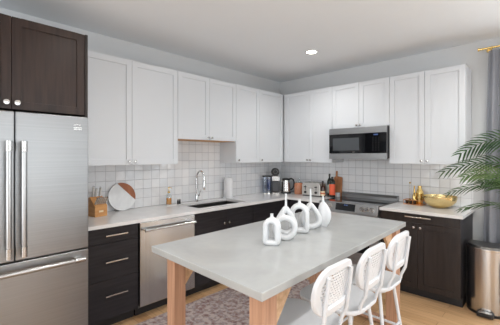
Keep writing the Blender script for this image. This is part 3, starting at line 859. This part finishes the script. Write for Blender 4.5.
# knife block
bx, by = .20, -3.045
t = thing('knife_block', 'light wood knife block on the counter beside the refrigerator', 'knife block', (bx, by, CT), math.radians(100))
MB().prism([(-.055, 0), (.060, 0), (.060, .175), (.030, .185), (-.055, .100)], lambda a, b: (-.062, a, b), lambda a, b: (.062, a, b)).build('block', M['blockwood'], t, bevel=.002)
MB().box(-.022, .022, -.0568, -.0555, .040, .058).build('label_plate', M['label_cream'], t)
def knife(x, y, z, ln, r, lab, grp, lean=.62):
    k = thing('kitchen_knife', lab, 'knife', (0, 0, 0), 0, grp)
    Mx = Matrix.Translation((bx, by, CT)) @ Matrix.Rotation(math.radians(100), 4, 'Z')
    k.matrix_world = Mx @ Matrix.Translation((x, y, z)) @ Matrix.Rotation(-lean + 0, 4, 'X').inverted()
    MB().box(-r * .55, r * .55, -r, r, .006, ln).build('handle', M['steel_bright'], k, bevel=r * .35)
    MB().box(-r * .58, r * .58, -r * 1.05, r * 1.05, ln - .010, ln + .001).build('end_cap', M['chrome'], k, bevel=.001)
    MB().box(-r * .6, r * .6, -r * 1.1, r * 1.1, .001, .010).build('bolster', M['chrome'], k, bevel=.001)
for i in range(6):
    knife(-.050 + i * .020, -.040, .1185, .075, .0088, 'small steel steak knife in the front row of the knife block', 'steak knives in the knife block', .60)
for i, (x, y, z, ln) in enumerate(((-.038, .028, .183, .105), (-.012, .026, .183, .085), (.030, .024, .182, .095))):
    knife(x, y, z, ln, .0125, ('large steel knife at the left rear of the knife block', 'large steel knife with shorter handle at the middle rear of the knife block', 'large steel knife at the right rear of the knife block')[i], 'large knives in the knife block', .22)
# round serving board leaning on the tiles
t = thing('round_board', 'round white marble serving board with a reddish wood edge leaning on the tiles', 'serving board', (.078, -2.745, CT), 0)
lean = math.asin(.055 / .29)
def disc_part(nm, mat, pts):
    m = MB(); c, s_ = math.cos(lean), math.sin(lean)
    f = lambda off: (lambda a, b: (-b * s_ + off * c, a, b * c + off * s_))
    m.prism(pts, f(0), f(.012)); m.build(nm, mat, t, bevel=.0015)
R_ = .146; n = 40; cut0, cut1 = math.radians(-18), math.radians(106)
A_ = [(R_ * math.cos(cut1 + (2 * PI - (cut1 - cut0)) * i / n), R_ + R_ * math.sin(cut1 + (2 * PI - (cut1 - cut0)) * i / n)) for i in range(n + 1)]
B_ = [(R_ * math.cos(cut0 + (cut1 - cut0) * i / n), R_ + R_ * math.sin(cut0 + (cut1 - cut0) * i / n)) for i in range(n + 1)]
disc_part('marble_disc', M['marble'], A_); disc_part('wood_inlay', M['walnut'], B_)
# soap bottle on small tray
o = MB().box(-.045, .045, -.06, .06, 0, .008).build('soap_tray', M['marble'], bevel=.003); o.location = (.11, -2.205, CT)
tag(o, 'small white rectangular tray under the soap bottle', 'tray')
t = thing('soap_bottle', 'clear soap bottle with amber liquid and gold pump on the small tray', 'soap dispenser', (.11, -2.215, CT + .0085))
MB().lathe([(0.0001, 0), (.030, 0), (.033, .004), (.033, .105), (.026, .122), (.013, .130), (.012, .140)], (0, 0, 0), 24).build('glass_body', M['clear'], t)
MB().lathe([(0.0001, .004), (.0295, .004), (.0295, .075), (0.0001, .075)], (0, 0, 0), 24).build('soap_liquid', M['amber'], t)
q = MB(); q.lathe([(.015, .135), (.015, .152), (.005, .155), (.005, .192), (.011, .194), (.011, .204), (0.0001, .205)], (0, 0, 0), 18); q.tube([(0, 0, .199), (.035, .008, .199), (.042, .010, .190)], .004, 8)
q.build('pump', M['gold'], t)
for i, yy in enumerate((-2.092, -2.066)):
    t = thing('small_jar', ('small dark jar on the counter nearer the soap bottle', 'small dark jar on the counter nearer the faucet')[i], 'jar', (.11, yy, CT), 0, 'small dark jars by the soap')
    MB().lathe([(0.0001, 0), (.0105, 0), (.0105, .045), (0.0001, .045)], (0, 0, 0), 16).build('jar_body', M['black'], t)
    MB().lathe([(0.0001, .0452), (.0108, .0452), (.0108, .060), (0.0001, .060)], (0, 0, 0), 16).build('lid', M['nickel'], t)
# faucet
t = thing('faucet', 'chrome gooseneck pull-down faucet behind the sink', 'faucet', (.085, -1.80, CT))
MB().lathe([(0.0001, 0), (.028, 0), (.028, .006), (.021, .012), (.021, .09), (.017, .10), (0.0001, .10)], (0, 0, 0), 24).build('base', M['chrome'], t)
dx, dy = .96, .28
P = [(0, 0, .09), (0, 0, .29)] + [(.058 * (1 - math.cos(a)) * dx, .058 * (1 - math.cos(a)) * dy, .30 + .085 * math.sin(a)) for a in [PI * i / 12 for i in range(1, 13)]]
P += [(.116 * dx, .116 * dy, .27)]
MB().tube(P, .0125, 14).build('spout', M['chrome'], t)
MB().lathe([(0.0001, .145), (.016, .145), (.018, .16), (.017, .26), (.013, .275), (0.0001, .276)], (.116 * dx, .116 * dy, 0), 20).build('spray_head', M['chrome'], t)
q = MB(); q.tube([(0, .018, .075), (0, .045, .078)], .011, 12); q.tube([(0, .040, .078), (.012, .060, .15)], [.006, .005], 10)
q.build('lever', M['chrome'], t)
# paper towel
t = thing('paper_towel_roll', 'white paper towel roll standing on the counter right of the faucet', 'paper towel', (.105, -1.275, CT))
MB().lathe([(0.0001, 0), (.075, 0), (.075, .010), (0.0001, .011)], (0, 0, 0), 32).build('stand_base', M['ceramic'], t)
MB().lathe([(.02, .012), (.062, .012), (.063, .014), (.063, .276), (.062, .278), (.02, .278), (.02, .270)], (0, 0, 0), 36).build('roll', M['paper'], t)
MB().tube([(0, 0, .01), (0, 0, .295)], .006, 10).build('rod', M['ceramic'], t)

# ------------------------------------------------------------------ corner appliances
# water filter pitcher
t = thing('filter_pitcher', 'blue tinted water pitcher with dark lid at the corner of the counter', 'pitcher', (.135, -.50, CT), math.radians(45))
MB().prism(rounded_rect(.125, .105, .035, 5), lambda a, b: (a, b, .012), lambda a, b: (a * 1.04, b * 1.04, .255), True).build('body', M['blueglass'], t)
MB().prism(rounded_rect(.128, .108, .035, 5), lambda a, b: (a, b, 0), lambda a, b: (a, b, .014), True).build('base', M['nickel'], t)
MB().prism(rounded_rect(.056, .075, .025, 5, .028), lambda a, b: (a, b, .05), lambda a, b: (a, b, .22), True).build('filter_tank', plain('slate_blue_plastic', (72, 84, 122), .4), t)
MB().prism(rounded_rect(.140, .118, .038, 5), lambda a, b: (a, b, .255), lambda a, b: (a, b, .275), True).build('lid', M['black'], t, bevel=.003)
# coffee maker
t = thing('coffee_maker', 'black and steel pod coffee maker with a round raised top', 'coffee maker', (.215, -.395, CT), math.radians(45))
MB().box(-.055, .055, -.12, .09, 0, .022).build('base', M['nickel'], t, bevel=.004)
MB().box(-.055, .055, -.045, .09, .022, .275).build('body', M['black'], t, bevel=.012, segs=3)
MB().box(-.056, .056, -.115, .05, .195, .270).build('brew_head', M['steel_v'], t, bevel=.008, segs=3)
MB().box(-.050, .050, -.060, -.0455, .03, .190).build('front_plate', plain('grey_plastic', (72, 72, 76), .45), t, bevel=.003)
q = MB(); q.lathe([(0.0001, -.03), (.058, -.03), (.064, -.022), (.064, .022), (.058, .03), (0.0001, .03)], (0, -.005, .330), 28, 'y'); q.box(-.02, .02, -.02, .02, .26, .285)
q.build('round_top', M['black'], t)
MB().tube([(.030 * math.cos(a), -.037, .335 + .030 * math.sin(a)) for a in [2 * PI * k / 18 for k in range(18)]], .0028, 6, closed=True).build('top_ring', M['steel_dark'], t)
# kettle
t = thing('electric_kettle', 'glass and steel electric kettle with large black handle', 'kettle', (.345, -.29, CT), math.radians(40))
MB().lathe([(0.0001, 0), (.075, 0), (.078, .006), (.076, .022), (0.0001, .023)], (0, 0, 0), 32).build('power_base', M['black'], t)
MB().lathe([(0.0001, .024), (.070, .024), (.072, .03), (.071, .075), (.0705, .076)], (0, 0, 0), 32).build('steel_band', M['nickel'], t)
MB().lathe([(.0705, .076), (.069, .10), (.060, .205)], (0, 0, 0), 32).build('glass_body', M['steel_v'], t)
MB().lathe([(.0605, .205), (.062, .21), (.058, .228), (.02, .238), (0.0001, .239)], (0, 0, 0), 32).build('lid', M['black'], t)
MB().tube([(.05, 0, .225), (.085, 0, .228), (.112, 0, .21), (.122, 0, .17), (.120, 0, .12), (.105, 0, .075), (.072, 0, .055)], .012, 12).build('handle', M['black'], t)
MB().prism([(-.058, .195), (-.058, .170), (-.085, .205)], lambda a, b: (a, -.012, b), lambda a, b: (a, .012, b)).build('spout', M['nickel'], t)
# copper jar
t = thing('storage_jar', 'copper coloured glass canister with lid left of the toaster', 'jar', (.535, -.225, CT))
MB().lathe([(0.0001, 0), (.060, 0), (.066, .008), (.067, .145), (.058, .165), (.052, .170)], (0, 0, 0), 30).build('jar_body', M['amberjar'], t)
MB().lathe([(0.0001, .170), (.052, .170), (.054, .174), (.052, .190), (.03, .202), (.008, .204), (.007, .212), (.015, .218), (.015, .230), (0.0001, .234)], (0, 0, 0), 26).build('lid', M['clear'], t)
# toaster
t = thing('toaster', 'brushed steel four-slice toaster with black dials on the back counter', 'toaster', (.815, -.235, CT), math.radians(4))
W2, D2 = .145, .10
m = MB(); m.prism([(-W2, .012), (W2, .012), (W2, .14), (W2 - .012, .168), (W2 - .035, .178), (-W2 + .035, .178), (-W2 + .012, .168), (-W2, .14)], lambda a, b: (a, -D2, b * 1.08), lambda a, b: (a, D2, b * 1.08))
m.build('shell', M['steel_bright'], t, bevel=.006, segs=3)
MB().box(-W2 + .01, W2 - .01, -D2 + .008, D2 - .008, 0, .0118).build('base', M['black'], t)
for x in (-.10, -.035, .035, .10): MB().box(x - .012, x + .012, -.08, .08, .1915, .1940).build('slot', M['black'], t)
for x in (-.085, .085):
    MB().lathe([(0.0001, -.020), (.016, -.020), (.018, -.002), (0.0001, 0)], (x, -D2, .055), 18, 'y').build('dial', M['black'], t)
    MB().box(x - .004, x + .004, -D2 - .001, -D2, .085, .150).build('lever_track', M['black'], t)
    MB().box(x - .018, x + .018, -D2 - .018, -D2 - .001, .125, .137).build('lever', M['black'], t, bevel=.002)
q = MB()
for i in range(4): q.box(-.03 + i * .017, -.022 + i * .017, -D2 - .002, -D2, .112, .120)
q.build('buttons', M['black'], t)
# bottles
def bottle(label, x, y, H, r, mat, lab, capm, z0=.03, z1=.11, sh=.62):
    t = thing('glass_bottle', label, 'bottle', (x, y, CT), 0, 'bottles between toaster and range')
    MB().lathe([(0.0001, 0), (r * .92, 0), (r, .006), (r, H * sh), (r * .85, H * (sh + .07)), (r * .38, H * (sh + .17)), (r * .33, H * .93), (0.0001, H * .93)], (0, 0, 0), 24).build('bottle_body', mat, t)
    MB().lathe([(r * 1.012, z0), (r * 1.02, z0 + .001), (r * 1.02, z1 - .001), (r * 1.012, z1)], (0, 0, 0), 24).build('paper_label', lab, t)
    MB().lathe([(0.0001, H * .90), (r * .42, H * .90), (r * .42, H), (0.0001, H)], (0, 0, 0), 16).build('cap', capm, t)
    return t
b = bottle('small dark bottle with cream label beside the toaster', .998, -.30, .225, .032, M['bottle_brown'], M['label_cream'], M['black'], .02, .085, .58)
MB().lathe([(.0329, .045), (.0331, .046), (.0331, .062), (.0329, .063)], (0, 0, 0), 24).build('label_emblem', M['label_red'], b)
bottle('tall dark green bottle with pale label, middle of the three bottles', 1.045, -.195, .325, .033, M['bottle_dark'], M['label_grey'], M['black'], .05, .17, .66)
bottle('dark bottle with bright orange label next to the range', 1.110, -.235, .285, .040, M['bottle_dark'], M['label_orange'], M['black'], .035, .185, .74)
# cutting board leaning at the wall
t = thing('cutting_board', 'wooden paddle cutting board leaning on the tiles behind the bottles', 'cutting board', (1.095, -.055, CT))
c, s_ = math.cos(.10), math.sin(.10)
m = MB(); pts = [(-.065, 0), (.065, 0), (.065, .265), (.055, .275), (.012, .285), (.012, .355), (.006, .362), (-.006, .362), (-.012, .355), (-.012, .285), (-.055, .275), (-.065, .265)]
pts = [(a + (-.028 if b_ > .28 else 0), b_) for a, b_ in pts]
m.prism(pts, lambda a, b: (a, b * s_ - .0, b * c), lambda a, b: (a, b * s_ - .016, b * c))
m.build('board', M['board_wood'], t, bevel=.003)
q = MB(); q.lathe([(0.0001, -.0015), (.005, -.0015), (.005, 0), (0.0001, 0)], (-.028, .345 * s_ - .016, .345 * c), 12, 'y'); q.build('hanging_hole', M['black'], t)
o = MB().box(-.024, .024, -.03, .03, 0, .060).build('salt_box', M['ceramic'], bevel=.004); o.location = (1.137, -.130, CT)
tag(o, 'small white ceramic box at the foot of the wooden cutting board', 'box')

# ------------------------------------------------------------------ brass things
o = None
t = thing('brass_bowl', 'large hammered brass bowl on the right countertop', 'bowl', (2.420, -.195, CT))
prof = [(0.0001, 0), (.065, 0), (.075, .004), (.125, .030), (.160, .070), (.170, .105), (.172, .128), (.168, .128), (.165, .105), (.155, .072), (.120, .035), (.07, .010), (0.0001, .008)]
MB().lathe(prof, (0, 0, 0), 48).build('bowl', M['gold_h'], t)
t.name = 'brass_bowl'
t = thing('bar_tray', 'small copper-edged tray holding brass barware left of the bowl', 'tray', (2.145, -.135, CT))
MB().box(-.105, .105, -.07, .07, 0, .006).build('tray_base', M['copper'], t, bevel=.002)
q = MB()
for (a, b, c1, d) in ((-.105, .105, -.07, -.066), (-.105, .105, .066, .07), (-.105, -.101, -.066, .066), (.101, .105, -.066, .066)):
    q.box(a, b, c1, d, .050, .056)
for (a, b) in ((-.103, -.068), (.103, -.068), (-.103, .068), (.103, .068), (0, -.068), (0, .068)): q.box(a - .002, a + .002, b - .002, b + .002, .006, .050)
q.build('rail', M['copper'], t)
for i, x in enumerate((-.075, -.030, .012)):
    g = thing('dark_glass', ('small dark glass at the left of the brass bar tray', 'small dark glass in the middle of the brass bar tray', 'small dark glass at the right of the brass bar tray')[i], 'glass', (2.145 + x, -.170, CT + .0065), 0, 'dark glasses on the tray')
    MB().lathe([(0.0001, 0), (.014, 0), (.016, .004), (.018, .042), (.0165, .042), (.014, .006), (0.0001, .006)], (0, 0, 0), 18).build('cup', M['bottle_brown'], g)
g = thing('cocktail_shaker', 'polished brass cocktail shaker on the small tray', 'shaker', (2.195, -.115, CT + .0065)); g.scale = (1.2, 1.2, 1.25)
MB().lathe([(0.0001, 0), (.026, 0), (.028, .005), (.034, .10), (.034, .102)], (0, 0, 0), 26).build('cup', M['gold'], g)
MB().lathe([(.0345, .102), (.033, .115), (.022, .140), (.018, .148), (.018, .165), (.016, .172), (0.0001, .174)], (0, 0, 0), 26).build('cap', M['gold'], g)
g = thing('brass_bottle', 'slim brass bottle standing left of the cocktail shaker', 'bottle', (2.130, -.095, CT + .0065)); g.scale = (1.15, 1.15, 1.25)
MB().lathe([(0.0001, 0), (.020, 0), (.021, .004), (.019, .07), (.009, .10), (.0065, .165), (.008, .168), (0.0001, .169)], (0, 0, 0), 22).build('bottle_body', M['gold'], g)
g = thing('brass_jigger', 'small brass hourglass jigger between brass bottle and shaker', 'jigger', (2.160, -.150, CT + .0065)); g.scale = (1, 1, 1.3)
MB().lathe([(0.0001, 0), (.016, 0), (.016, .002), (.006, .042), (.006, .046), (.019, .100), (.018, .100), (.005, .050), (0.0001, .049)], (0, 0, 0), 22).build('jigger_body', M['gold'], g)
g = thing('brass_stirrer', 'thin brass bar stirrer with round tip standing in the tray', 'stirrer', (2.085, -.115, CT + .0065))
MB().lathe([(0.0001, 0), (.015, 0), (.015, .05), (.013, .05), (.012, .006), (0.0001, .006)], (0, 0, 0), 18).build('holder', M['gold'], g)
q = MB(); q.tube([(0, 0, .006), (.002, 0, .235)], .0016, 8); q.lathe([(0.0001, -.012), (.008, -.008), (.011, 0), (.008, .008), (0.0001, .012)], (.002, 0, .245), 14)
q.build('rod', M['gold'], g)
